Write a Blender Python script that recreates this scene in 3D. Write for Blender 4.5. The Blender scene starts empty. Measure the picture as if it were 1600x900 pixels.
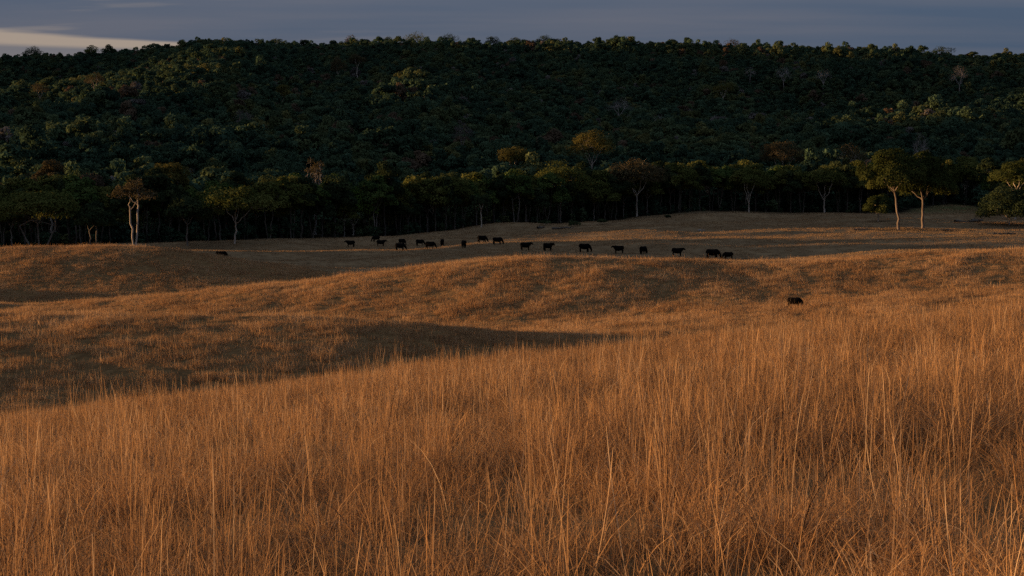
import bpy, math, random
import numpy as np
from mathutils import Vector

# ------------------------------------------------------------------ camera, sky, sun, exposure
scene = bpy.context.scene
COL = scene.collection
FPX = 1600 * 50 / 36.0                       # focal length in photo pixels (50 mm)
PITCH = math.atan(150.0 / FPX)               # horizon lies 150 px above the middle of the frame
SUN_EL = math.radians(3.5)
SUN_AZ = math.radians(-4.5)                  # sun at the left, a little beyond the picture plane

cam_d = bpy.data.cameras.new('camera')
cam_d.lens = 50; cam_d.sensor_width = 36; cam_d.clip_start = 0.05; cam_d.clip_end = 30000
cam = bpy.data.objects.new('camera', cam_d); COL.objects.link(cam)
cam.rotation_euler = (math.pi / 2 - PITCH, 0, 0)
scene.camera = cam

sun_vec = Vector((-math.cos(SUN_AZ) * math.cos(SUN_EL), -math.sin(SUN_AZ) * math.cos(SUN_EL), math.sin(SUN_EL)))
sl = bpy.data.lights.new('sun', 'SUN'); sl.energy = 5.0; sl.angle = math.radians(0.6); sl.color = (1.0, 0.58, 0.26)
so = bpy.data.objects.new('sun', sl); COL.objects.link(so)
so.rotation_euler = (-sun_vec).to_track_quat('-Z', 'Y').to_euler()

world = bpy.data.worlds.new('World'); scene.world = world; world.use_nodes = True
def build_world():
    nt = world.node_tree; N = nt.nodes; L = nt.links; N.clear()
    def node(t, **k):
        n = N.new(t)
        for a, b in k.items(): setattr(n, a, b)
        return n
    def math_(op, a, b=None, c=None):
        n = node('ShaderNodeMath', operation=op)
        for i, v in enumerate((a, b, c)):
            if v is None: continue
            if isinstance(v, (int, float)): n.inputs[i].default_value = v
            else: L.new(v, n.inputs[i])
        return n.outputs[0]
    out = node('ShaderNodeOutputWorld')
    sky = node('ShaderNodeTexSky', sky_type='NISHITA', sun_disc=False)
    sky.sun_elevation = SUN_EL; sky.sun_rotation = math.atan2(sun_vec.x, sun_vec.y)
    sky.altitude = 300; sky.air_density = 1.0; sky.dust_density = 2.0; sky.ozone_density = 1.5
    bg1 = node('ShaderNodeBackground'); bg1.inputs[1].default_value = 0.055
    veil = node('ShaderNodeMix', data_type='RGBA'); veil.inputs[0].default_value = 0.72
    L.new(sky.outputs[0], veil.inputs[6]); veil.inputs[7].default_value = (5.0, 3.9, 3.3, 1); L.new(veil.outputs[2], bg1.inputs[0])
    tc = node('ShaderNodeTexCoord'); sp = node('ShaderNodeSeparateXYZ'); L.new(tc.outputs['Generated'], sp.inputs[0])
    x, y, z = sp.outputs
    den = math_('ADD', math_('MAXIMUM', z, 0.0), 0.06)
    cb = node('ShaderNodeCombineXYZ')
    L.new(math_('MULTIPLY', math_('DIVIDE', x, den), 0.3), cb.inputs[0]); L.new(math_('DIVIDE', y, den), cb.inputs[1])
    def noise(scale, detail, off):
        n = node('ShaderNodeTexNoise'); n.inputs['Scale'].default_value = scale; n.inputs['Detail'].default_value = detail
        m = node('ShaderNodeMapping'); m.inputs['Location'].default_value = off; L.new(cb.outputs[0], m.inputs[0]); L.new(m.outputs[0], n.inputs[0])
        return n.outputs[0]
    n1 = noise(2.0, 6, (3.1, 0.6, 0)); n2 = noise(3.4, 6, (7.7, 2.4, 0)); n3 = noise(0.6, 3, (1.2, 5.0, 0))
    # the deck ends in a clear strip over the western horizon
    edge = math_('ADD', math_('MULTIPLY', x, -0.027), 0.0962)
    t = math_('SUBTRACT', math_('ADD', edge, math_('MULTIPLY', math_('SUBTRACT', n2, 0.5), 0.006)), z)
    mr = node('ShaderNodeMapRange', interpolation_type='SMOOTHSTEP'); L.new(t, mr.inputs[0])
    mr.inputs[1].default_value = -0.0006; mr.inputs[2].default_value = 0.0022
    # low bank of cloud in the strip
    t2 = math_('ADD', math_('SUBTRACT', math_('ADD', math_('MULTIPLY', x, -0.004), 0.0965), z), math_('MULTIPLY', math_('SUBTRACT', n1, 0.5), 0.005))
    mr2 = node('ShaderNodeMapRange', interpolation_type='SMOOTHSTEP'); L.new(t2, mr2.inputs[0])
    mr2.inputs[1].default_value = -0.001; mr2.inputs[2].default_value = 0.003; mr2.inputs[3].default_value = 1; mr2.inputs[4].default_value = 0.3
    clear = math_('MULTIPLY', mr.outputs[0], mr2.outputs[0])
    # thin wisps higher up where the deck breaks
    w = node('ShaderNodeMapRange', interpolation_type='SMOOTHSTEP'); L.new(n2, w.inputs[0])
    w.inputs[1].default_value = 0.57; w.inputs[2].default_value = 0.70; w.inputs[3].default_value = 0; w.inputs[4].default_value = 0.4
    wz = math_('MULTIPLY', w.outputs[0], math_('MAXIMUM', math_('MULTIPLY', x, -2.2), 0.0))
    clear = math_('MINIMUM', math_('ADD', clear, wz), 1.0)
    ramp = node('ShaderNodeValToRGB'); e = ramp.color_ramp.elements
    e[0].position = 0.36; e[0].color = (0.044, 0.064, 0.099, 1); e[1].position = 0.64; e[1].color = (0.076, 0.083, 0.107, 1)
    L.new(math_('ADD', math_('ADD', math_('MULTIPLY', n1, 0.6), math_('MULTIPLY', n3, 0.4)), math_('MULTIPLY', x, -0.16)), ramp.inputs[0])
    bg2 = node('ShaderNodeBackground'); L.new(ramp.outputs[0], bg2.inputs[0]); L.new(math_('MULTIPLY', math_('ADD', math_('MULTIPLY', math_('MAXIMUM', z, 0.0), 2.5), 1.0), 0.77), bg2.inputs[1])
    mx = node('ShaderNodeMixShader'); L.new(clear, mx.inputs[0]); L.new(bg2.outputs[0], mx.inputs[1]); L.new(bg1.outputs[0], mx.inputs[2])
    L.new(mx.outputs[0], out.inputs[0])
build_world()

vs = scene.view_settings
vs.view_transform = 'Standard'; vs.look = 'None'; vs.gamma = 1; vs.exposure = 0.72; vs.use_curve_mapping = False
cy = scene.cycles
cy.max_bounces = 4; cy.diffuse_bounces = 2; cy.transmission_bounces = 3; cy.glossy_bounces = 1
cy.use_denoising = False; cy.use_adaptive_sampling = True; cy.adaptive_threshold = 0.015
cy.debug_use_spatial_splits = True
cy.caustics_reflective = False; cy.caustics_refractive = False

# ------------------------------------------------------------------ helpers
rs = np.random.RandomState(11)

def fbm(x, y, seed, octaves=4):
    """value noise, about -1..1"""
    x = np.asarray(x, float); y = np.asarray(y, float)
    tab = np.random.RandomState(seed).rand(256, 256) * 2 - 1
    s = np.zeros(np.broadcast(x, y).shape); a = 1.0; tot = 0
    for o in range(octaves):
        xi = np.floor(x).astype(int); yi = np.floor(y).astype(int)
        fx = x - xi; fy = y - yi
        fx = fx * fx * (3 - 2 * fx); fy = fy * fy * (3 - 2 * fy)
        g = lambda i, j: tab[(xi + i) % 256, (yi + j) % 256]
        s += a * ((g(0, 0) * (1 - fx) + g(1, 0) * fx) * (1 - fy) + (g(0, 1) * (1 - fx) + g(1, 1) * fx) * fy)
        tot += a; a *= 0.5; x = x * 2.03 + 17.3; y = y * 2.03 + 5.7
    return s / tot * 1.5

def sstep(a, b, x):
    t = np.clip((x - a) / (b - a), 0, 1); return t * t * (3 - 2 * t)

def pix_dir(px, py):
    """ray of a photo pixel with Y = 1"""
    y = FPX * math.cos(PITCH) + (450 - py) * math.sin(PITCH)
    z = -FPX * math.sin(PITCH) + (450 - py) * math.cos(PITCH)
    return (px - 800) / y, z / y

def mesh_obj(name, V, F, mat=None, parent=None, attrs=None, smooth=False, link=True):
    me = bpy.data.meshes.new(name)
    V = np.asarray(V, np.float32); me.vertices.add(len(V)); me.vertices.foreach_set('co', V.ravel())
    if len(F):
        F = np.asarray(F, np.int32); n, k = F.shape
        me.loops.add(n * k); me.loops.foreach_set('vertex_index', F.ravel())
        me.polygons.add(n); me.polygons.foreach_set('loop_start', np.arange(0, n * k, k, dtype=np.int32))
        me.polygons.foreach_set('loop_total', np.full(n, k, np.int32))
        if smooth: me.polygons.foreach_set('use_smooth', np.ones(n, bool))
    for an, (ty, da) in (attrs or {}).items():
        at = me.attributes.new(an, ty, 'POINT')
        da = np.asarray(da)
        if ty == 'FLOAT_VECTOR': at.data.foreach_set('vector', da.astype(np.float32).ravel())
        elif ty == 'INT': at.data.foreach_set('value', da.astype(np.int32))
        else: at.data.foreach_set('value', da.astype(np.float32))
    me.update(); me.validate()
    if mat: me.materials.append(mat)
    o = bpy.data.objects.new(name, me)
    if link: COL.objects.link(o)
    if parent: o.parent = parent
    return o

def tag(o, label=None, cat=None, group=None, kind=None):
    for k, v in (('label', label), ('category', cat), ('group', group), ('kind', kind)):
        if v: o[k] = v
    return o

# ------------------------------------------------------------------ materials
def new_mat(name):
    m = bpy.data.materials.new(name); m.use_nodes = True; m.node_tree.nodes.clear(); return m, m.node_tree.nodes, m.node_tree.links

def ramp_node(N, stops):
    r = N.new('ShaderNodeValToRGB'); e = r.color_ramp.elements
    while len(e) < len(stops): e.new(0.5)
    for i, (p, c) in enumerate(stops): e[i].position = p; e[i].color = (*c, 1)
    return r

def leafy(name, stops, transl=0.25, tint=None, vary=0.5):
    """blades or leaves: colour from the per-piece 'tone', shifted by the per-plant 'tint'"""
    m, N, L = new_mat(name)
    at = N.new('ShaderNodeAttribute'); at.attribute_name = 'tone'
    r = ramp_node(N, stops); src = at.outputs['Fac']
    if tint:
        ti = N.new('ShaderNodeAttribute'); ti.attribute_name = 'tint'; ti.attribute_type = 'INSTANCER'
        ma = N.new('ShaderNodeMath'); ma.operation = 'MULTIPLY_ADD'; L.new(ti.outputs['Fac'], ma.inputs[0]); ma.inputs[1].default_value = tint
        L.new(src, ma.inputs[2]); src = ma.outputs[0]
    L.new(src, r.inputs[0])
    d = N.new('ShaderNodeBsdfDiffuse'); t = N.new('ShaderNodeBsdfTranslucent'); mx = N.new('ShaderNodeMixShader')
    mx.inputs[0].default_value = transl; o = N.new('ShaderNodeOutputMaterial')
    L.new(r.outputs[0], d.inputs[0]); L.new(r.outputs[0], t.inputs[0]); L.new(d.outputs[0], mx.inputs[1]); L.new(t.outputs[0], mx.inputs[2]); L.new(mx.outputs[0], o.inputs[0])
    return m

def canopy_mat(name, stops, transl=0.3):
    """forest canopy: hue by the tree's own tint, value by the clump's tone"""
    m, N, L = new_mat(name)
    ti = N.new('ShaderNodeAttribute'); ti.attribute_name = 'tint'; ti.attribute_type = 'INSTANCER'
    r = ramp_node(N, stops); L.new(ti.outputs['Fac'], r.inputs[0])
    at = N.new('ShaderNodeAttribute'); at.attribute_name = 'tone'
    mr = N.new('ShaderNodeMapRange'); mr.inputs[3].default_value = 0.55; mr.inputs[4].default_value = 1.45; L.new(at.outputs['Fac'], mr.inputs[0])
    mu = N.new('ShaderNodeVectorMath'); mu.operation = 'SCALE'; L.new(r.outputs[0], mu.inputs[0]); L.new(mr.outputs[0], mu.inputs['Scale'])
    d = N.new('ShaderNodeBsdfDiffuse'); t = N.new('ShaderNodeBsdfTranslucent'); mx = N.new('ShaderNodeMixShader')
    mx.inputs[0].default_value = transl; o = N.new('ShaderNodeOutputMaterial')
    L.new(mu.outputs[0], d.inputs[0]); L.new(mu.outputs[0], t.inputs[0]); L.new(d.outputs[0], mx.inputs[1]); L.new(t.outputs[0], mx.inputs[2]); L.new(mx.outputs[0], o.inputs[0])
    return m

def bark_mat(name, c1, c2, scale=1.2):
    m, N, L = new_mat(name)
    tc = N.new('ShaderNodeTexCoord'); mp = N.new('ShaderNodeMapping'); mp.inputs['Scale'].default_value = (1, 1, 0.25)
    n = N.new('ShaderNodeTexNoise'); n.inputs['Scale'].default_value = scale; n.inputs['Detail'].default_value = 5
    L.new(tc.outputs['Object'], mp.inputs[0]); L.new(mp.outputs[0], n.inputs[0])
    r = ramp_node(N, [(0.35, c1), (0.65, c2)]); L.new(n.outputs[0], r.inputs[0])
    p = N.new('ShaderNodeBsdfPrincipled'); p.inputs['Roughness'].default_value = 0.85; p.inputs['Specular IOR Level'].default_value = 0.2
    L.new(r.outputs[0], p.inputs['Base Color']); o = N.new('ShaderNodeOutputMaterial'); L.new(p.outputs[0], o.inputs[0])
    return m

def ground_mat():
    m, N, L = new_mat('ground')
    ge = N.new('ShaderNodeNewGeometry')
    def noise(s, det, rough=0.6):
        n = N.new('ShaderNodeTexNoise'); n.inputs['Scale'].default_value = s; n.inputs['Detail'].default_value = det; n.inputs['Roughness'].default_value = rough
        L.new(ge.outputs['Position'], n.inputs[0]); return n.outputs[0]
    def mix(f, a, b):
        x = N.new('ShaderNodeMix'); x.data_type = 'RGBA'; L.new(f, x.inputs[0]); L.new(a, x.inputs[6]); L.new(b, x.inputs[7]); return x.outputs[2]
    straw = ramp_node(N, [(0.3, (0.11, 0.064, 0.028)), (0.55, (0.20, 0.118, 0.050)), (0.75, (0.29, 0.175, 0.075))]); L.new(noise(1.3, 8), straw.inputs[0])
    past = ramp_node(N, [(0.32, (0.13, 0.085, 0.045)), (0.5, (0.215, 0.142, 0.075)), (0.72, (0.29, 0.195, 0.10))]); L.new(noise(0.09, 9, 0.68), past.inputs[0])
    green = ramp_node(N, [(0.3, (0.055, 0.065, 0.025)), (0.7, (0.11, 0.115, 0.045))]); L.new(noise(0.3, 6), green.inputs[0])
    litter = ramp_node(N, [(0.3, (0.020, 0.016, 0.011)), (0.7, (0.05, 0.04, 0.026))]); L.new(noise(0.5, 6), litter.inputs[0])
    def attr(n):
        a = N.new('ShaderNodeAttribute'); a.attribute_name = n; return a.outputs['Fac']
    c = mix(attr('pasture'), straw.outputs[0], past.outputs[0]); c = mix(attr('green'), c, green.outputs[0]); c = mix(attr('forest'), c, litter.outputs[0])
    d = N.new('ShaderNodeBsdfDiffuse'); L.new(c, d.inputs[0])
    bp = N.new('ShaderNodeBump'); bp.inputs['Strength'].default_value = 0.8; bp.inputs['Distance'].default_value = 0.25; L.new(noise(2.2, 6), bp.inputs['Height']); L.new(bp.outputs[0], d.inputs['Normal'])
    o = N.new('ShaderNodeOutputMaterial'); L.new(d.outputs[0], o.inputs[0])
    return m

# ------------------------------------------------------------------ the lie of the land
PXF = np.arange(-1200, 2801, 20.0)
def curve(pts, blur=2.5):
    p = np.array(pts, float); v = np.interp(PXF, p[:, 0], p[:, 1])
    k = np.exp(-0.5 * (np.arange(-8, 9) / blur) ** 2); k /= k.sum()
    return np.convolve(np.pad(v, 8, mode='edge'), k, mode='valid')
def from_screen(depth, ycurve, drop=0.0):
    """height of a crest seen at a photo row at a given depth, less the plant cover on it"""
    yy = FPX * math.cos(PITCH) + (450 - ycurve) * math.sin(PITCH)
    zz = -FPX * math.sin(PITCH) + (450 - ycurve) * math.cos(PITCH)
    return zz / yy * depth - drop
YC = curve([(0, 33), (800, 40), (1600, 45), (2400, 48)])
KEYS = []
def key(d, z): KEYS.append((d if isinstance(d, np.ndarray) else np.full(len(PXF), float(d)), z))
key(YC + 27, curve([(-400, -11.3), (0, -11.2), (300, -11.6), (600, -11.9), (720, -11.3), (850, -10.5), (1000, -9.9), (1200, -9.0), (1600, -7.4), (2200, -5)]))
d = curve([(0, 98), (800, 92), (1600, 104)])
h1 = from_screen(d, curve([(-500, 500), (-200, 486), (0, 483), (200, 485), (400, 490), (500, 496), (600, 504), (700, 514), (800, 525), (850, 533)]), 0.45)
h1b = curve([(780, -10.0), (900, -10.1), (1200, -9.9), (1600, -8.6), (2200, -7)])
w = sstep(720, 840, PXF); key(d, h1 * (1 - w) + h1b * w)
key(d + 33, curve([(-400, -14.2), (0, -13.8), (400, -13.2), (700, -12.5), (900, -11.6), (1200, -10.5), (1600, -9.0), (2200, -8)]))
key(np.full(len(PXF), 160.0), from_screen(160.0, curve([(-600, 500), (-200, 480), (0, 473), (100, 468), (200, 461), (300, 453), (400, 442), (500, 430), (600, 419), (700, 407), (800, 399), (900, 397), (1000, 399), (1100, 402), (1200, 404), (1300, 402), (1400, 396), (1500, 390), (1600, 384), (2000, 376)], 1.5), 0.5))
key(192, curve([(-400, -16), (0, -15.6), (300, -15.0), (540, -14.2), (800, -12.0), (1100, -11.6), (1600, -9.8), (2200, -9)]))
d = curve([(0, 226), (800, 232)])
key(d, from_screen(d, curve([(-600, 425), (-300, 405), (0, 398), (60, 394), (100, 393), (200, 393), (300, 398), (400, 408), (500, 418), (560, 421), (620, 418), (700, 414), (800, 409), (1000, 407), (1100, 407), (1300, 402), (1600, 390), (2200, 384)]), 0.15))
KEYS_R3 = KEYS[-1][1]; P1 = from_screen(290.0, curve([(-400, 400), (0, 397), (300, 396), (400, 400), (500, 403), (600, 400), (800, 386), (1000, 381), (1200, 379), (1400, 370), (1600, 371), (2200, 370)]))
w = sstep(420, 600, PXF); key(258, curve([(0, -12.3), (268, -11.8), (345, -12.1), (420, -13.3)]) * (1 - w) + (KEYS_R3 * 0.55 + P1 * 0.45) * w)
key(290, from_screen(290.0, curve([(-400, 400), (0, 397), (300, 396), (400, 400), (500, 403), (600, 400), (800, 386), (1000, 381), (1200, 379), (1400, 370), (1600, 371), (2200, 370)])))
TD = curve([(-1200, 400), (-600, 372), (-250, 346), (0, 338), (200, 352), (400, 377), (600, 405), (800, 436), (1000, 466), (1200, 492), (1430, 492), (1460, 560), (1530, 560), (1550, 470), (1700, 440), (2200, 430)], 1.2)
TDK = curve([(-1200, 400), (-600, 372), (-250, 346), (0, 338), (200, 352), (400, 377), (600, 405), (800, 436), (1000, 466), (1200, 490), (1600, 492), (2200, 490)])
TZ = from_screen(TDK, curve([(-500, 394), (0, 392), (200, 388), (300, 384), (400, 379), (500, 373), (600, 367), (700, 360), (800, 352), (900, 345), (1000, 338), (1100, 333), (1200, 331), (1300, 331), (1600, 332), (2200, 330)]))
key(TDK, TZ)
key(TDK + 75, TZ + curve([(-500, 1), (-100, 3), (0, 4.5), (1300, 4), (1450, 2.2), (1600, 2.2)]))
key(TDK + 210, curve([(-800, 2), (-200, 6), (0, 10), (400, 11), (1200, 14), (1600, 15), (2400, 18)]))
key(900, curve([(-800, 34), (-200, 32), (0, 34), (300, 42), (450, 36), (560, 44), (650, 60), (720, 54), (800, 40), (1000, 34), (1200, 32), (1600, 33), (2400, 40)], 2))
key(1150, curve([(-800, 60), (-200, 50), (0, 60), (100, 68), (150, 74), (200, 81), (250, 90), (300, 96), (370, 92), (450, 68), (560, 72), (700, 80), (800, 68), (900, 60), (1200, 54), (1600, 52), (2400, 56)], 1.6))
key(1400, curve([(-800, 60), (-100, 46), (0, 52), (100, 62), (200, 86), (300, 124), (400, 131), (500, 114), (700, 122), (1200, 114), (1600, 108), (2400, 110)], 2))
SKY = from_screen(1720.0, curve([(-800, 100), (-300, 95), (0, 87), (100, 84), (200, 80), (300, 76), (400, 72), (500, 72), (600, 70), (700, 69), (800, 69), (900, 72), (1000, 75), (1100, 79), (1200, 81), (1300, 84), (1400, 85), (1500, 87), (1600, 90), (2400, 100)]), 13)
key(1720, SKY); key(2300, SKY + 4); key(4200, SKY + 15)

def height(X, Y):
    X = np.asarray(X, float); Y = np.asarray(Y, float)
    X, Y = np.broadcast_arrays(X, Y); shp = X.shape; X = X.ravel(); Y = Y.ravel()
    Yp = np.maximum(Y, 12.0)
    px = np.clip(800 + X / Yp * FPX * 1.0, -1180, 2780)
    yc = np.interp(px, PXF, YC); b = 1.0 / yc ** 2
    Xc = 160 * np.tanh(X / 160); Yb = np.where(Y < 0, 60 * np.tanh(Y / 60), Y)
    F = -1.55 - 0.058 * Yb + 0.083 * Xc - b * np.maximum(Yb, 0) ** 2
    Xk = np.clip(X, -0.6 * yc, 0.6 * yc)
    z0 = -1.55 - 0.058 * yc + 0.083 * np.where(Y > 0, np.clip(Xc, -60, 60), Xc) - b * yc ** 2
    s0 = -(0.058 - 0.083 * np.clip(X / Yp, -0.5, 0.5)) - 2 * b * yc
    D = [yc] + [np.interp(px, PXF, k[0]) for k in KEYS]; Z = [z0] + [np.interp(px, PXF, k[1]) for k in KEYS]
    D = np.array(D); Z = np.array(Z)
    dl = np.diff(Z, axis=0) / np.diff(D, axis=0); T = np.zeros_like(Z)
    T[0] = s0; T[-1] = 0
    h0 = np.diff(D, axis=0)
    w1 = 2 * h0[1:] + h0[:-1]; w2 = h0[1:] + 2 * h0[:-1]
    same = dl[:-1] * dl[1:] > 0
    den = np.where(same, w1 / np.where(dl[:-1] == 0, 1, dl[:-1]) + w2 / np.where(dl[1:] == 0, 1, dl[1:]), 1)
    T[1:-1] = np.where(same, (w1 + w2) / den, 0)
    G = np.where(Y > D[-1], Z[-1], F)
    for i in range(len(D) - 1):
        m = (Y >= D[i]) & (Y < D[i + 1])
        if not m.any(): continue
        h = (D[i + 1] - D[i])[m]; t = (Y[m] - D[i][m]) / h
        G[m] = ((2 * t**3 - 3 * t**2 + 1) * Z[i][m] + (t**3 - 2 * t**2 + t) * h * T[i][m] + (-2 * t**3 + 3 * t**2) * Z[i + 1][m] + (t**3 - t**2) * h * T[i + 1][m])
    # relief: tussocky banks, soft swales in the pasture, gullies on the hill
    G = G + sstep(52, 70, Y) * (1 - sstep(180, 215, Y)) * (0.16 * fbm(X / 3.0, Y / 4.0, 5, 3) + 0.22 * fbm(X / 11, Y / 11, 6, 2))
    G = G + sstep(190, 240, Y) * (1 - sstep(480, 560, Y)) * (1.1 * fbm(X / 33, Y / 25, 8, 2) + 0.10 * fbm(X / 6, Y / 6, 18, 2))
    G = G + sstep(520, 760, Y) * (1 - sstep(1500, 1700, Y)) * (10.0 * fbm(X / 130, Y / 190, 9, 3))
    # an added wooded knoll unseen at left, to shade the pasture in bands
    G = G + 9.0 * np.exp(-((X + 265) / 62) ** 2) * sstep(248, 284, Y) * (1 - sstep(398, 455, Y))
    # an added unseen hump, to shade the valley before the far-left mound
    G = G + 7.5 * np.exp(-((X + 132) / 27) ** 2 - ((Y - 199) / 11) ** 2)
    # unseen range at left, crest heights shaped to shade and light the hill
    tgt = np.interp(Y, [-200, 344, 524, 594, 622, 660, 688, 715, 738, 825, 955, 1015, 1075, 1125, 1175, 1315, 1365, 1464, 1795, 1915, 2564, 4464], [-25, -20, 0, 58, 94, 106, 98, 98, 132, 162, 172, 132, 122, 128, 84, 84, 190, 252, 240, 228, 232, 210]) * (1 - 0.65 * sstep(1700, 2200, -X))
    wx = sstep(0, 1, np.clip((-X - 780) / 720, 0, 1))
    G = G * (1 - wx) + tgt * wx
    return G.reshape(shp)

def ground_z(x, y): return float(height(np.array([x]), np.array([y]))[0])
def ray_ground(px, py, dmin=190.0, dmax=2000.0, lift=0.0):
    """first point beyond dmin where the view through a pixel comes within `lift` of the ground"""
    u, s = pix_dir(px, py); Y = np.geomspace(dmin, dmax, 4000); g = s * Y - height(u * Y, Y) - lift
    k = np.argmax(g < 0)
    if g[k] >= 0: k = int(np.argmin(g))
    return u * Y[k], Y[k]

def build_ground():
    yr = np.concatenate([np.linspace(-60, 0, 8), np.geomspace(1.5, 60, 90), np.linspace(60, 250, 150)[1:], np.geomspace(250, 560, 120)[1:], np.geomspace(560, 1800, 90)[1:], np.geomspace(1800, 9000, 14)[1:]])
    uf = np.concatenate([-np.geomspace(6, 0.52, 34), np.linspace(-0.5, 0.5, 230), np.geomspace(0.52, 6, 26)])
    YY, UU = np.meshgrid(yr, uf, indexing='ij')
    XX = UU * np.maximum(np.abs(YY), 30.0) * 1.0
    # long lateral reach
    XX = np.clip(XX, -6000, 6000) + np.where(np.abs(XX) >= 6000, UU * 5, 0)
    ZZ = height(XX, YY)
    n, m = YY.shape; idx = np.arange(n * m).reshape(n, m)
    F = np.stack([idx[:-1, :-1], idx[:-1, 1:], idx[1:, 1:], idx[1:, :-1]], -1).reshape(-1, 4)
    px = np.clip(800 + XX / np.maximum(YY, 12) * FPX, -1180, 2780)
    td = np.interp(px, PXF, TD); tdk = np.interp(px, PXF, TDK)
    wob = 5 * fbm(XX / 9, YY / 9, 31, 2)
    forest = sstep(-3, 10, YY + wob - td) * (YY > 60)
    past = sstep(0, 14, YY - np.interp(px, [420, 640], [240, 190]))
    green = sstep(0, 25, YY - tdk) * sstep(1380, 1440, px) * (1 - sstep(1560, 1620, px))
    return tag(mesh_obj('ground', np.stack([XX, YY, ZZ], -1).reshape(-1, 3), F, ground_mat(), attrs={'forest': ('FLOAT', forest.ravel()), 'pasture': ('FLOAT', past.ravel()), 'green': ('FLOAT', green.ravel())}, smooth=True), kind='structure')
build_ground()

# ------------------------------------------------------------------ scatter: one object, instances made inside it
def scatter(name, variants, P, rot, scl, idx, tint, mat):
    """variants: list of (V, F4, tone); everything travels in one mesh, geometry nodes copy the variants to the loose points"""
    V = [np.asarray(P, float)]; var = [np.full(len(P), -1)]; tone = [np.zeros(len(P))]; F = []; off = len(P)
    for k, (v, f, t) in enumerate(variants):
        V.append(v); var.append(np.full(len(v), k)); tone.append(t); F.append(f + off); off += len(v)
    n = len(P); tot = off
    R = np.zeros((tot, 3)); R[:n] = rot; S = np.zeros((tot, 3)); S[:n] = scl; I = np.zeros(tot); I[:n] = idx; Ti = np.zeros(tot); Ti[:n] = tint
    o = mesh_obj(name, np.concatenate(V), np.concatenate(F), mat, attrs={'var': ('INT', np.concatenate(var)), 'tone': ('FLOAT', np.concatenate(tone)), 'rot': ('FLOAT_VECTOR', R), 'scl': ('FLOAT_VECTOR', S), 'idx': ('INT', I), 'tint': ('FLOAT', Ti)})
    g = bpy.data.node_groups.new(name, 'GeometryNodeTree')
    g.interface.new_socket('Geometry', in_out='INPUT', socket_type='NodeSocketGeometry'); g.interface.new_socket('Geometry', in_out='OUTPUT', socket_type='NodeSocketGeometry')
    N = g.nodes; L = g.links; gi = N.new('NodeGroupInput'); go = N.new('NodeGroupOutput')
    def named(nm, ty):
        a = N.new('GeometryNodeInputNamedAttribute'); a.data_type = ty; a.inputs[0].default_value = nm; return a.outputs[0]
    va = named('var', 'INT')
    def sep(k):
        c = N.new('FunctionNodeCompare'); c.data_type = 'INT'; c.operation = 'EQUAL'
        ins = [s for s in c.inputs if s.type == 'INT']; L.new(va, ins[0]); ins[1].default_value = k
        s = N.new('GeometryNodeSeparateGeometry'); s.domain = 'POINT'; L.new(gi.outputs[0], s.inputs[0]); L.new(c.outputs[0], s.inputs[1]); return s.outputs[0]
    gti = N.new('GeometryNodeGeometryToInstance')
    for k in range(len(variants)): L.new(sep(k), gti.inputs[0])
    ip = N.new('GeometryNodeInstanceOnPoints'); L.new(sep(-1), ip.inputs['Points']); L.new(gti.outputs[0], ip.inputs['Instance'])
    ip.inputs['Pick Instance'].default_value = True
    L.new(named('idx', 'INT'), ip.inputs['Instance Index']); L.new(named('rot', 'FLOAT_VECTOR'), ip.inputs['Rotation']); L.new(named('scl', 'FLOAT_VECTOR'), ip.inputs['Scale'])
    L.new(ip.outputs[0], go.inputs[0])
    md = o.modifiers.new('scatter', 'NODES'); md.node_group = g
    return o

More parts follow.
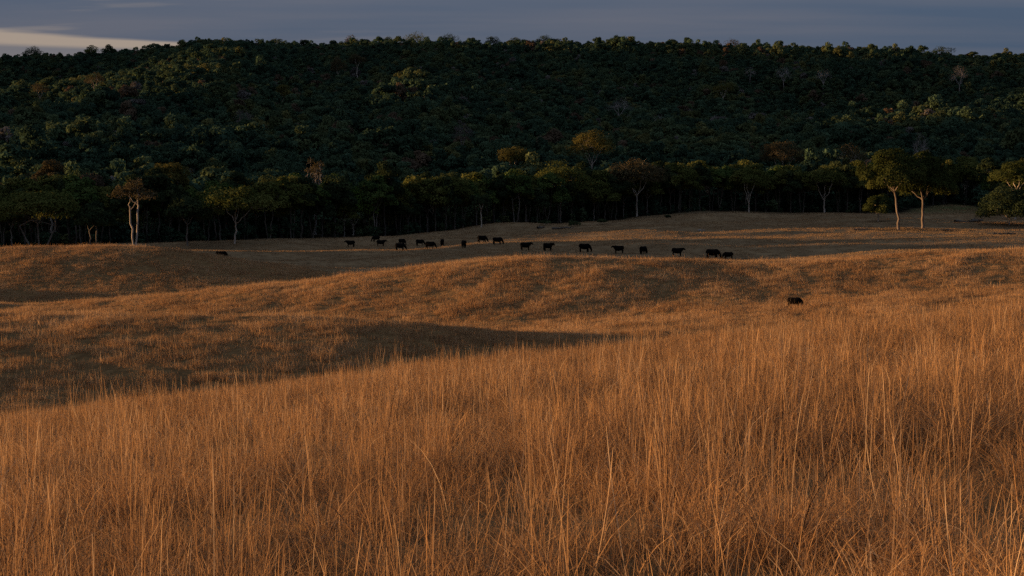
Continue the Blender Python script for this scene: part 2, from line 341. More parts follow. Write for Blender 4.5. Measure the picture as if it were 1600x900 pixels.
# ------------------------------------------------------------------ grass
def clump(seed, n, R, h0, h1, wid, segs, culm=0.12, droop=1.0, dark=0.06, square=False, tus=0, pale=False):
    """a patch of tapered blades: arching leaves and straight seed stalks"""
    r = np.random.RandomState(seed)
    if square: b = (r.rand(n, 2) * 2 - 1) * R
    else:
        a = r.rand(n) * 6.283; q = R * np.sqrt(r.rand(n)); b = np.stack([q * np.cos(a), q * np.sin(a)], -1)
    az = r.rand(n) * 6.283
    if tus:
        c = (r.rand(tus, 2) * 2 - 1) * R; k = r.randint(0, tus, n); q = 0.11 * np.sqrt(r.rand(n)); b = c[k] + np.stack([q * np.cos(az), q * np.sin(az)], -1)
        loose = r.rand(n) < 0.18; b = np.where(loose[:, None], (r.rand(n, 2) * 2 - 1) * R, b); ht = (0.7 + 0.5 * r.rand(tus))[k]; az = az + 0.5 * r.randn(n)
    else: ht = 1.0
    stalk = r.rand(n) < culm
    h = np.where(stalk, h0 + (h1 - h0) * (0.55 + 0.6 * r.rand(n)), h0 + (h1 - h0) * 0.72 * r.rand(n) ** 1.2)
    w = wid * (0.55 + 0.8 * r.rand(n)) * np.where(stalk, 0.8, 1)
    tilt = np.where(stalk, r.randn(n) * 0.12, np.abs(r.randn(n)) * 0.42)
    lay_ = (r.rand(n) < 0.10) & ~stalk; tilt = np.where(lay_, np.sign(tilt) * (0.6 + 0.6 * r.rand(n)), tilt)
    bend = np.where(stalk, r.randn(n) * 0.16, 0.2 + 1.5 * r.rand(n) ** 1.7) * droop
    arch = (r.rand(n) < (1.0 if pale else 0.22)) & ~stalk; h = np.where(arch, h0 + (h1 - h0) * (0.6 + 0.75 * r.rand(n)), h); bend = np.where(arch, (1.5 + 1.1 * r.rand(n)) * droop, bend); tilt = np.where(arch, 0.1 + 0.3 * r.rand(n), tilt)
    h = h * ht; fx = r.rand(n) * 6.283; tw = r.randn(n) * 0.8
    p = np.concatenate([b, np.full((n, 1), -0.03)], 1); ang = tilt.copy(); V = np.zeros((n, segs + 1, 2, 3))
    for k in range(segs + 1):
        t = k / segs; ww = w * 0.5 * np.where(stalk & (t > 0.72), 1.25 - 0.9 * (t - 0.72) / 0.28, 1.0 - 0.85 * t ** 1.6)
        d = np.stack([np.cos(fx + tw * t), np.sin(fx + tw * t), np.zeros(n)], -1) * ww[:, None]
        V[:, k, 0] = p - d; V[:, k, 1] = p + d
        ang = ang + bend / segs * (0.2 + 1.8 * t); st = (h / segs)[:, None]
        p = p + st * np.stack([np.sin(ang) * np.cos(az), np.sin(ang) * np.sin(az), np.cos(ang)], -1); p[:, 2] = np.maximum(p[:, 2], 0.02)
    tone = np.clip(0.46 + 0.2 * r.randn(n) + 0.14 * stalk, 0.12, 0.98); tone[r.rand(n) < dark] = 0.03
    m = 2 * (segs + 1); base = (np.arange(n) * m)[:, None] + 2 * np.arange(segs)[None, :]
    F = np.stack([base, base + 1, base + 3, base + 2], -1).reshape(-1, 4)
    return V.reshape(-1, 3), F, np.repeat(tone, m)

GRASS = leafy('dry_grass', [(0.0, (0.045, 0.028, 0.02)), (0.14, (0.18, 0.112, 0.07)), (0.42, (0.37, 0.202, 0.088)), (0.7, (0.52, 0.30, 0.132)), (1.0, (0.66, 0.47, 0.28))], 0.38, tint=0.35)
PASTG = leafy('grazed_grass', [(0.0, (0.07, 0.05, 0.03)), (0.3, (0.22, 0.145, 0.08)), (0.7, (0.40, 0.255, 0.13)), (1.0, (0.50, 0.34, 0.18))], 0.25, tint=0.35)

def fan_points(y0, y1, dens, um, seed, pad=1.5):
    r = np.random.RandomState(seed); n = int(dens * (um * (y1 * y1 - y0 * y0) + 2 * pad * (y1 - y0)))
    cdf = np.linspace(y0, y1, 400); w = np.cumsum(um * cdf + pad); Y = np.interp(r.rand(n), (w - w[0]) / (w[-1] - w[0]), cdf); X = (r.rand(n) * 2 - 1) * (um * Y + pad)
    return X, Y, r
def lay(name, label, variants, X, Y, r, smin, smax, mat, tint, keep=None, sink=0.0, ztall=0.25, real=False, mod=None):
    if keep is not None:
        X, Y, tint = X[keep], Y[keep], tint[keep]
        if mod is not None: mod = mod[keep]
    n = len(X); Z = height(X, Y) - sink
    rot = np.stack([r.randn(n) * 0.06, r.randn(n) * 0.06, r.rand(n) * 6.283], -1)
    s = smin + (smax - smin) * r.rand(n)
    if mod is not None: s = s * np.clip(mod, 0.3, 1.5) * 1.25
    S = np.stack([s, s, s * (1 - ztall / 2 + ztall * r.rand(n))], -1)
    ix = r.randint(0, len(variants), n)
    if real:                                   # near the lens every tuft is plain geometry
        V = []; F = []; T = []; off = 0
        for i in range(n):
            v, f, t = variants[ix[i]]; c, q = math.cos(rot[i, 2]), math.sin(rot[i, 2]); w = v * S[i]
            V.append(np.stack([w[:, 0] * c - w[:, 1] * q + rot[i, 1] * w[:, 2] + X[i], w[:, 0] * q + w[:, 1] * c - rot[i, 0] * w[:, 2] + Y[i], w[:, 2] + Z[i]], -1))
            F.append(f + off); T.append(t + 0.35 * tint[i]); off += len(v)
        V = np.concatenate(V); V[:, 2] += height(V[:, 0], V[:, 1]) - np.repeat(Z, [len(variants[k][0]) for k in ix])
        return tag(mesh_obj(name, V, np.concatenate(F), mat, attrs={'tone': ('FLOAT', np.concatenate(T))}), label, 'grass', kind='stuff')
    o = scatter(name, variants, np.stack([X, Y, Z], -1), rot, S, ix, tint, mat)
    return tag(o, label, 'grass', kind='stuff')

def build_grass():
    near = [clump(100 + k, 600, 0.62, 0.16, 0.70, 0.0048, 6, 0.05, 1.3, square=True, tus=8) for k in range(8)]
    X, Y, r = fan_points(2.6, 15, 1.55, 0.44, 1)
    t = 0.5 * fbm(X / 1.6, Y / 1.9, 40, 3) + 0.12 * r.randn(len(X))
    lay('tall_grass', 'tall dry orange grass filling the near foreground', near, X, Y, r, 0.78, 1.12, GRASS, t, ztall=0.4, real=True)
    tuft = [clump(120 + k, 30, 0.08, 0.36, 0.86, 0.0052, 7, 0.3, 1.2, 0.04) for k in range(6)]
    X, Y, r = fan_points(4.2, 26, 0.8, 0.46, 6)
    lay('tall_grass', 'taller seed stalks standing in tufts out of the foreground grass', tuft, X, Y, r, 0.75, 1.12, GRASS, 0.25 + 0.2 * r.randn(len(X)), ztall=0.4, real=True)
    arcs = [clump(130 + k, 9, 0.22, 0.5, 0.85, 0.0055, 9, 0.0, 1.6, 0.0, pale=True) for k in range(8)]
    X, Y, r = fan_points(4.0, 24, 1.3, 0.46, 7)
    lay('tall_grass', 'long pale grass leaves arching over the foreground grass', arcs, X, Y, r, 0.75, 1.15, GRASS, 0.2 + 0.5 * r.randn(len(X)), ztall=0.4, real=True)
    mid = [clump(140 + k, 420, 0.72, 0.14, 0.54, 0.0068, 5, 0.03, 1.45, square=True, tus=9) for k in range(7)]
    X, Y, r = fan_points(14.3, 54, 1.5, 0.45, 2)
    t = 0.42 * fbm(X / 2.6, Y / 3.2, 41, 3) + 0.12 * r.randn(len(X))
    lay('tall_grass', 'tall dry orange grass running up to the foreground crest', mid, X, Y, r, 0.75, 1.12, GRASS, t, ztall=0.4)
    bank = [clump(160 + k, 115, 0.66, 0.11, 0.46, 0.015, 3, 0.06, 1.2, 0.05) for k in range(8)]
    X, Y, r = fan_points(53, 246, 2.5, 0.43, 3); pxx = 800 + X / Y * FPX; lim = np.interp(pxx, [420, 640], [246, 196])
    nz = fbm(X / 2.6, Y / 3.6, 5, 3); t = 0.26 + 0.5 * fbm(X / 5, Y / 7, 42, 3) + 0.2 * r.randn(len(X))
    lay('tussock_grass', 'rough dry tussock grass on the rolling banks beyond the foreground', bank, X, Y, r, 0.5, 1.25, GRASS, t * 0.8, keep=(r.rand(len(X)) < 0.85 + 0.5 * nz) & (Y < lim), ztall=0.5, mod=0.62 + 0.24 * np.clip(fbm(X / 1.5, Y / 2.2, 44, 2) + 1, 0, 2) + 0.2 * nz)
    past = [clump(180 + k, 54, 0.8, 0.06, 0.26, 0.035, 2, 0.15, 0.8, 0.05) for k in range(6)]
    X, Y, r = fan_points(188, 570, 0.85, 0.42, 4)
    px = 800 + X / Y * FPX; td = np.interp(px, PXF, TD); nz = fbm(X / 18, Y / 12, 43, 4)
    t = 0.4 * nz + 0.1 * r.randn(len(X))
    lay('pasture_grass', 'short grazed straw coloured grass on the pasture below the forest', past, X, Y, r, 0.7, 1.4, PASTG, t * 0.8, keep=(Y < td + 1) & (r.rand(len(X)) < 0.75 + 0.4 * nz))
build_grass()

# ------------------------------------------------------------------ trees
class MB:
    def __init__(s): s.V = []; s.F = []; s.T = []; s.n = 0
    def add(s, V, F, T): s.V.append(np.asarray(V, float)); s.F.append(np.asarray(F, int) + s.n); s.T.append(np.asarray(T, float)); s.n += len(V)
    def arrays(s): return np.concatenate(s.V), np.concatenate(s.F), np.concatenate(s.T)
    def obj(s, name, mat, parent=None, smooth=False):
        V, F, T = s.arrays(); return mesh_obj(name, V, F, mat, parent, {'tone': ('FLOAT', T)}, smooth)

def tube(mb, pts, r0, r1, sides=6, tone=0.5, cap=False):
    P = np.array(pts, float); n = len(P); T = np.gradient(P, axis=0); T /= np.linalg.norm(T, axis=1)[:, None] + 1e-9
    ref = np.array([0.3, 1, 0.1]); A = np.cross(T, ref); A /= np.linalg.norm(A, axis=1)[:, None] + 1e-9; B = np.cross(T, A)
    R = np.linspace(r0, r1, n); a = np.arange(sides) * 2 * math.pi / sides
    V = (P[:, None, :] + R[:, None, None] * (np.cos(a)[None, :, None] * A[:, None, :] + np.sin(a)[None, :, None] * B[:, None, :])).reshape(-1, 3)
    F = [(i * sides + j, i * sides + (j + 1) % sides, (i + 1) * sides + (j + 1) % sides, (i + 1) * sides + j) for i in range(n - 1) for j in range(sides)]
    if cap:
        b = len(V); V = np.concatenate([V, P[:1], P[-1:]]); e = (n - 1) * sides
        for j in range(0, sides, 2): F.append((b, (j + 2) % sides, j + 1, j)); F.append((b + 1, e + j, e + j + 1, e + (j + 2) % sides))
    mb.add(V, F, np.full(len(V), tone))

def wander(r, a, b, n, amp, sag=0.0):
    a = np.array(a, float); b = np.array(b, float); t = np.linspace(0, 1, n)[:, None]
    P = a + (b - a) * t; ln = np.linalg.norm(b - a)
    off = r.randn(n, 3) * amp * ln; off[0] = 0; off[-1] = 0
    P = P + off; P[:, 2] += (sag * ln * np.sin(math.pi * t))[:, 0]
    return P

def leaf_ball(mb, r, c, rad, n, size, flat=0.72, tone=0.5, low=-0.45):
    d = r.randn(n, 3); d /= np.linalg.norm(d, axis=1)[:, None]
    d[:, 2] = np.where(d[:, 2] < low, -d[:, 2], d[:, 2])
    rr = rad * (0.70 + 0.36 * r.rand(n)) * (1 + 0.18 * np.sin(d[:, 0] * 5 + c[0]) * np.cos(d[:, 1] * 4 + c[1]))
    P = np.array(c) + d * rr[:, None] * np.array([1, 1, flat])
    nn = d * np.array([1, 1, 1 / flat]) + 0.5 * r.randn(n, 3); nn /= np.linalg.norm(nn, axis=1)[:, None]
    A = np.cross(nn, r.randn(n, 3)); A /= np.linalg.norm(A, axis=1)[:, None] + 1e-9; B = np.cross(nn, A)
    s = size * (0.6 + 0.8 * r.rand(n))[:, None]
    V = np.stack([P - A * s * .5 - B * s * .32, P + A * s * .5 - B * s * .22, P + A * s * .42 + B * s * .32, P - A * s * .5 + B * s * .25], 1).reshape(-1, 3)
    tn = np.clip(tone + 0.13 * r.randn(n), 0, 1)
    mb.add(V, np.arange(4 * n).reshape(n, 4), np.repeat(tn, 4))

def gum(seed, H, W, fork=0.45, lean=(0, 0), limbs=3, clumps=14, depth=0.45, leaf=0.45, per=170, trunk_r=None, cover=1.0, twigs=0, off=(0, 0), stem_bend=0.04, trunks=1, blob=0.2, fill=False):
    """eucalypt: pale forked stem, limbs opening like a fan, separate rounded leaf clumps at their ends.
    returns trunk MB, list of limb MBs, crown MB"""
    r = np.random.RandomState(seed); tr = MB(); lm = []; cr = MB(); trunk_r = trunk_r or H * 0.018
    zt = H; zb = H * (1 - depth); cx, cy = lean[0] * H * 0.6 + off[0] * W, lean[1] * H * 0.6 + off[1] * W
    fp = []
    for t in range(trunks):
        b = np.array([(t - (trunks - 1) / 2) * W * 0.07, r.randn() * 0.4 * (t > 0), -0.4])
        f = np.array([cx * fork * 1.1 + (t - (trunks - 1) / 2) * W * 0.22, cy * fork, H * fork * (1 + 0.12 * (t % 2))])
        P = wander(r, b, f, 7, stem_bend * 0.4); P[0, 2] = -0.4
        tube(tr, P, trunk_r * (1.15 if trunks == 1 else 0.8), trunk_r * 0.66, 8)
        tube(tr, [b, b + (P[1] - b) * 0.3], trunk_r * 1.7, trunk_r * 1.1, 8)      # root flare
        fp.append(f)
    tips = []; k = 0; tries = 0
    while len(tips) < clumps and tries < 4000:
        tries += 1
        a = r.rand() * 6.283; q = math.sqrt(r.rand()); x = q * math.cos(a); y = q * math.sin(a)
        top = math.sqrt(max(0, 1 - (q * 0.93) ** 2)); lo = 0.25 * q
        z = zb + (zt - zb) * np.clip((0.12 + 0.76 * top * (0.45 + 0.55 * r.rand())) - 0.14 * q, 0.03, 0.88)
        if fill: z = zb + (zt - zb) * (0.08 + 0.82 * top * (0.2 + 0.8 * r.rand()))
        p = np.array([cx + x * W * 0.43, cy + y * W * 0.43, z])
        if all(np.linalg.norm((p - o) / np.array([1, 1, .8])) > W * blob * (0.75 if tries < 1500 else 0.45) for o in tips): tips.append(p)
    az0 = r.rand() * 6.283; ends = []
    for i in range(limbs):
        a = az0 + i * 6.283 / limbs + r.randn() * 0.25; f = fp[i % len(fp)]
        e = np.array([cx + math.cos(a) * W * 0.22, cy + math.sin(a) * W * 0.22, zb + (zt - zb) * (0.22 + 0.3 * r.rand())])
        if e[2] < f[2] + H * 0.06: e[2] = f[2] + H * (0.08 + 0.06 * r.rand())
        m = MB(); tube(m, wander(r, f - (f - np.array([0, 0, 0])) * 0.02, e, 6, 0.028, -0.03), trunk_r * 0.5, trunk_r * 0.24, 6); lm.append(m); ends.append(e)
    for p in tips:
        j = int(np.argmin([np.linalg.norm((p - e)[:2]) for e in ends])); e = ends[j]
        b = wander(r, e, p, 5, 0.06, 0.02); tube(lm[j], b, trunk_r * 0.22, trunk_r * 0.08, 5)
        for _ in range(twigs):
            q = b[r.randint(2, 5)]; d = r.randn(3) * W * 0.10 + np.array([0, 0, W * 0.06]); tube(lm[j], wander(r, q, q + d, 4, 0.08), trunk_r * 0.11, trunk_r * 0.035, 4)
        if cover > 0:
            rad = W * blob * (0.75 + 0.5 * r.rand()); leaf_ball(cr, r, p + np.array([0, 0, rad * 0.15]), rad, int(per * cover), leaf, tone=np.clip(0.5 + 0.2 * r.randn(), 0.1, 0.9))
    return tr, lm, cr

BARK = bark_mat('pale_bark', (0.27, 0.22, 0.175), (0.48, 0.41, 0.34))
BARK_G = bark_mat('grey_bark', (0.12, 0.10, 0.083), (0.22, 0.19, 0.16))
BARK_W = bark_mat('white_bark', (0.20, 0.175, 0.155), (0.38, 0.34, 0.31))
BARK_M = bark_mat('brown_bark', (0.12, 0.09, 0.07), (0.22, 0.175, 0.14))
BARK_D = bark_mat('dark_bark', (0.05, 0.042, 0.034), (0.12, 0.10, 0.08))
def leafmat(name, dark, mid, light): return leafy(name, [(0.0, dark), (0.5, mid), (1.0, light)], 0.28)
LM = {
 'deep': leafmat('deep_olive_leaves', (0.022, 0.03, 0.010), (0.045, 0.056, 0.017), (0.08, 0.088, 0.026)),
 'olive': leafmat('olive_leaves', (0.046, 0.056, 0.016), (0.092, 0.102, 0.028), (0.15, 0.148, 0.042)),
 'green': leafmat('green_leaves', (0.038, 0.062, 0.02), (0.076, 0.112, 0.032), (0.13, 0.165, 0.046)),
 'bright': leafmat('bright_green_leaves', (0.05, 0.085, 0.018), (0.10, 0.15, 0.03), (0.16, 0.22, 0.05)),
 'dark': leafmat('dark_leaves', (0.016, 0.026, 0.014), (0.034, 0.048, 0.022), (0.065, 0.08, 0.032)),
 'brown': leafmat('brown_leaves', (0.042, 0.034, 0.018), (0.075, 0.060, 0.030), (0.12, 0.092, 0.044)),
 'gold': leafmat('golden_leaves', (0.055, 0.052, 0.016), (0.10, 0.088, 0.026), (0.16, 0.135, 0.04)),
 'grey': leafmat('grey_twigs_and_leaves', (0.05, 0.044, 0.042), (0.10, 0.088, 0.082), (0.16, 0.14, 0.13)),
}

def plant_tree(name, label, pos, parts, bark, leaves, rz=0.0, group=None, cat='tree', limb_parts=True):
    root = bpy.data.objects.new(name, None); COL.objects.link(root); root.empty_display_size = 0.5
    root.location = pos; root.rotation_euler = (0, 0, rz); tag(root, label, cat, group)
    tr, lm, cr = parts
    if not limb_parts:
        for m in lm:
            V, F, T = m.arrays(); tr.add(V, F, T)
    t = tr.obj('trunk', bark, root, True)
    if limb_parts:
        for m in lm: m.obj('limb', bark, t, True)
    if cr.n: cr.obj('crown', leaves, root)
    return root

placed = []; openings = []
def tree_at(px, base, top, width_px, style, leaves, label, dmin=300.0, bark=None, name='gum_tree', group=None, cat='tree', **kw):
    """a tree whose foot stands on the ground seen at a photo point"""
    x, y = ray_ground(px, base, dmin); z = ground_z(x, y); H = pix_dir(px, top)[1] * y - z; W = width_px / FPX * y
    placed.append((x, y, W))
    return plant_tree(name, label, (x, y, z), style(hash_(label), H, W, kw), bark or BARK, LM[leaves], group=group, cat=cat)
def slope_tree(px, top, H, width_px, style, leaves, label, dmin=560.0, bark=None, name='gum_tree', group=None, **kw):
    """a tree standing out of the canopy: foot hidden, top at a photo point"""
    H *= 1.12; x, y = ray_ground(px, top, dmin, lift=H); z = ground_z(x, y); W = width_px / FPX * y; kw.setdefault('trunk_r', max(0.22, H * 0.0135))
    if style is bare: bark = bark or BARK_W
    openings.append((x, y, W))
    placed.append((x, y, W * 0.8))
    return plant_tree(name, label, (x, y, z), style(hash_(label), H, W, kw), bark or BARK, LM[leaves], group=group, limb_parts=False)
def hash_(s): return sum((i + 1) * ord(c) for i, c in enumerate(s)) % 100000
def umbrella(seed, H, W, kw):
    a = dict(fork=0.42, limbs=4, clumps=18, depth=0.40, leaf=0.40, per=420, blob=0.2); a.update(kw); return gum(seed, H, W, **a)
def bare(seed, H, W, kw):
    a = dict(fork=0.35, limbs=5, clumps=22, depth=0.6, cover=0.3, leaf=0.3, per=120, twigs=7, blob=0.15); a.update(kw); return gum(seed, H, W, **a)
def bushy(seed, H, W, kw):
    a = dict(fork=0.2, limbs=5, clumps=30, depth=0.84, leaf=0.34, per=420, blob=0.18, trunk_r=0.16, fill=True); a.update(kw); return gum(seed, H, W, **a)

# the pair of big gums, the shrub beside them and their neighbours on the right
tree_at(1404, 359, 229, 104, umbrella, 'deep', 'big gum with bare limbs showing at left, left tree of the pair on the pasture', fork=0.46, lean=(-0.06, 0), limbs=5, clumps=30, depth=0.56, per=900, leaf=0.32, trunk_r=0.27, off=(-0.10, 0), twigs=1, blob=0.17, bark=BARK_M)
tree_at(1441, 357, 231, 94, umbrella, 'deep', 'big gum tree with dense dark crown, right one of the pair on the pasture', fork=0.36, lean=(-0.03, 0), limbs=5, clumps=36, depth=0.66, per=900, leaf=0.32, trunk_r=0.31, off=(0.02, 0), blob=0.17, bark=BARK_M)
tree_at(1372, 346, 303, 40, bushy, 'deep', 'small round green sapling left of the paired big gums', name='sapling', depth=0.8)
tree_at(1577, 351, 295, 98, bushy, 'dark', 'wide dark bush standing on the pasture at the right picture edge', name='bush', cat='bush', clumps=44, per=420, depth=0.95, blob=0.15)
tree_at(1586, 343, 247, 72, umbrella, 'deep', 'tall olive tree rising behind the wide dark bush at right', dmin=340, clumps=22, depth=0.5)
tree_at(1507, 319, 257, 46, bare, 'grey', 'pale leafless tree with fanned branches at the green clearing', dmin=420, fork=0.38, twigs=9, cover=0.45, clumps=26)
# trees with pale stems along the forest edge, left to right
tree_at(60, 393, 300, 130, umbrella, 'olive', 'broad low gum with slanting stems, leftmost along the forest edge', trunks=3, limbs=6, clumps=28, depth=0.52, blob=0.15, stem_bend=0.02, bark=BARK_G)
tree_at(146, 392, 317, 56, umbrella, 'dark', 'small dark round-headed tree left of the tall sinuous gum', trunks=2, depth=0.52, bark=BARK_G)
tree_at(211, 388, 287, 62, umbrella, 'brown', 'tall thin gum with sinuous twin pale stems and reddish fan crown', trunks=2, fork=0.6, depth=0.28, clumps=14, per=110, twigs=3, bark=BARK)
tree_at(293, 384, 305, 60, umbrella, 'dark', 'dark gum between the sinuous twin-stem gum and the leaning gum', depth=0.55, bark=BARK_G)
tree_at(367, 381, 296, 98, umbrella, 'olive', 'gum with trunk leaning right and wide olive crown at forest edge', fork=0.38, lean=(0.10, 0), clumps=20, depth=0.45)
tree_at(552, 368, 299, 74, umbrella, 'bright', 'gum with bright green crown top and low forked stem', fork=0.22, clumps=20, depth=0.6)
tree_at(676, 358, 275, 80, umbrella, 'brown', 'rusty brown gum with widely forked pale stem above the cattle', fork=0.30, limbs=5, depth=0.42, per=260, twigs=3)
tree_at(752, 355, 300, 34, umbrella, 'dark', 'thin young gum with reddish stem right of the rusty brown gum', fork=0.5, depth=0.4, clumps=8)
tree_at(876, 347, 262, 84, umbrella, 'olive', 'umbrella-shaped gum with long pale forked stem by the pasture rocks', fork=0.36, limbs=4, depth=0.36, clumps=20)
tree_at(923, 341, 284, 48, umbrella, 'dark', 'slanting thin twin-stemmed gum right of the umbrella-shaped gum', trunks=2, depth=0.4, clumps=9, bark=BARK_G)
tree_at(995, 338, 258, 86, umbrella, 'brown', 'gum with one long limb reaching right, mid forest edge', fork=0.40, limbs=4, clumps=20, depth=0.38, lean=(-0.02, 0), twigs=1)
tree_at(1170, 332, 264, 54, umbrella, 'olive', 'gum with a narrow V of two pale stems and small olive crown', fork=0.22, limbs=3, clumps=14, depth=0.42)
tree_at(1288, 332, 262, 66, umbrella, 'olive', 'gum with a broken white limb near its foot, left of sapling', fork=0.26, limbs=3, clumps=14, depth=0.48)
# crowns that stand out above the edge and on the slope
S = slope_tree
S(265, 262, 19, 66, umbrella, 'gold', 'golden-lit spreading gum crown with pale branches above the left forest edge', dmin=380, twigs=2, clumps=18)
S(78, 251, 19, 58, umbrella, 'brown', 'brownish dome-shaped gum crown above the broad low gum at left', dmin=380)
S(492, 250, 22, 44, bare, 'brown', 'tall reddish-brown sparse gum behind the forest edge', dmin=420, cover=0.7)
S(925, 206, 22, 66, umbrella, 'gold', 'sunlit gum with golden crown and pink-white branches above the forest edge', dmin=520, fork=0.45, twigs=2, depth=0.42)
S(803, 227, 18, 50, umbrella, 'gold', 'brownish-yellow gum crown left of the sunlit golden gum', dmin=500)
S(1222, 224, 19, 70, umbrella, 'brown', 'brown broad gum crown above the forest edge between V-stemmed gum and broken-limb gum', dmin=540)
S(1325, 226, 19, 62, umbrella, 'brown', 'brown sparse gum crown just left of the paired big gums', dmin=540, per=120, twigs=2)
S(1440, 202, 21, 34, bare, 'grey', 'pinkish bare dead tree standing above the paired big gums', dmin=600, cover=0.25)
S(1130, 129, 21, 32, umbrella, 'gold', 'lone orange-topped gum with bent pale stem high on the right slope', dmin=700, depth=0.4, clumps=10)
S(968, 148, 22, 46, bare, 'grey', 'large grey-mauve bare tree in the middle of the slope', dmin=700, cover=0.5)
S(1030, 174, 18, 28, bare, 'grey', 'small white bare tree right of the grey-mauve bare tree', dmin=700, cover=0.05)
S(528, 90, 24, 28, umbrella, 'brown', 'brown gum with low pale fork, left of the two beside the dark gully', dmin=900, depth=0.55)
S(558, 87, 25, 28, umbrella, 'brown', 'brown gum with tall straight pale stem, right of the two beside the dark gully', dmin=900, depth=0.3, fork=0.6)
S(441, 131, 20, 30, umbrella, 'gold', 'lone yellowish gum with pale stem below the dark gully', dmin=800, depth=0.5)
S(1172, 99, 19, 20, bare, 'grey', 'faint pale bare tree below the flat-topped skyline tree', dmin=1000, cover=0.1)
S(1225, 98, 24, 30, bare, 'grey', 'pale bare V-branched tree, left of two below the right skyline', dmin=1000, cover=0.12)
S(1287, 102, 23, 28, bare, 'grey', 'pale bare upright tree, right of two below the right skyline', dmin=1000, cover=0.12)
S(1500, 100, 26, 34, bare, 'grey', 'tall pale bare tree with drooping brown crown at far right slope', dmin=900, cover=0.4)
S(380, 178, 20, 44, bare, 'grey', 'dim bare spreading tree on the lower left slope', dmin=650, cover=0.4, bark=BARK_G)
S(722, 190, 20, 34, bare, 'grey', 'faint bare tree below the sunlit clump of mid slope trees', dmin=650, cover=0.5, bark=BARK_G)
S(148, 114, 20, 30, umbrella, 'brown', 'rusty crowned gum on the crest of the sunlit left spur', dmin=900, per=110)
S(62, 130, 17, 28, umbrella, 'brown', 'small rusty gum at the lower end of the sunlit left spur', dmin=900, per=110)
# heads of trees that break the skyline
SKYT = [(50, 76, 22), (142, 73, 16), (170, 72, 15), (320, 67, 20), (405, 63, 12), (433, 63, 18), (475, 62, 11), (548, 60, 16), (606, 60, 14), (648, 58, 30), (700, 58, 24), (740, 61, 9), (770, 61, 18), (808, 61, 18), (849, 59, 22), (869, 62, 16), (938, 64, 14), (978, 65, 28), (1013, 68, 9), (1148, 68, 28), (1228, 71, 11), (1253, 73, 14), (1298, 75, 12), (1342, 77, 10), (1390, 79, 16)]
for i, (px, top, wd) in enumerate(SKYT):
    grp = 'skyline trees'
    where = 'below the pale strip of sky' if px < 300 else 'above the left spur' if px < 440 else 'above the two pale-stemmed gully gums' if px < 620 else 'in the middle of the ridge' if px < 830 else 'right of the middle' if px < 1100 else 'far right'
    lab = '%s %s tree head breaking the hilltop skyline %s' % ('small' if wd < 15 else 'broad' if wd > 21 else 'round', ['dark', 'olive', 'dark', 'brown'][i % 4], where)
    if px == 1148: lab = 'wide flat-topped tree alone on the right skyline'; grp = None
    if px == 648: lab = 'widest tree on the skyline left of centre, flat domed'; grp = None
    wd *= 1.25; u, s = pix_dir(px, top - 2); Y = 1690.0; z = ground_z(u * Y, Y); H = s * Y - z; W = wd / FPX * Y
    placed.append((u * Y, Y, W * 0.6))
    plant_tree('skyline_tree', lab, (u * Y, Y, z), gum(900 + i, H, W, fork=0.5, limbs=3, clumps=12, depth=0.55, leaf=0.8, per=130, trunk_r=0.3, blob=0.27), BARK_D, LM[['dark', 'olive', 'dark', 'brown'][i % 4]], group=grp, limb_parts=False)
u, s = pix_dir(1475, 75); Y = 1695.0; z = ground_z(u * Y, Y)
plant_tree('skyline_tree', 'open see-through tree with broad arching head on the far right skyline', (u * Y, Y, z), gum(977, s * Y - z, 44 / FPX * Y, fork=0.45, limbs=5, clumps=16, depth=0.45, leaf=0.8, per=70, trunk_r=0.35, blob=0.15), BARK_D, LM['dark'], limb_parts=False)

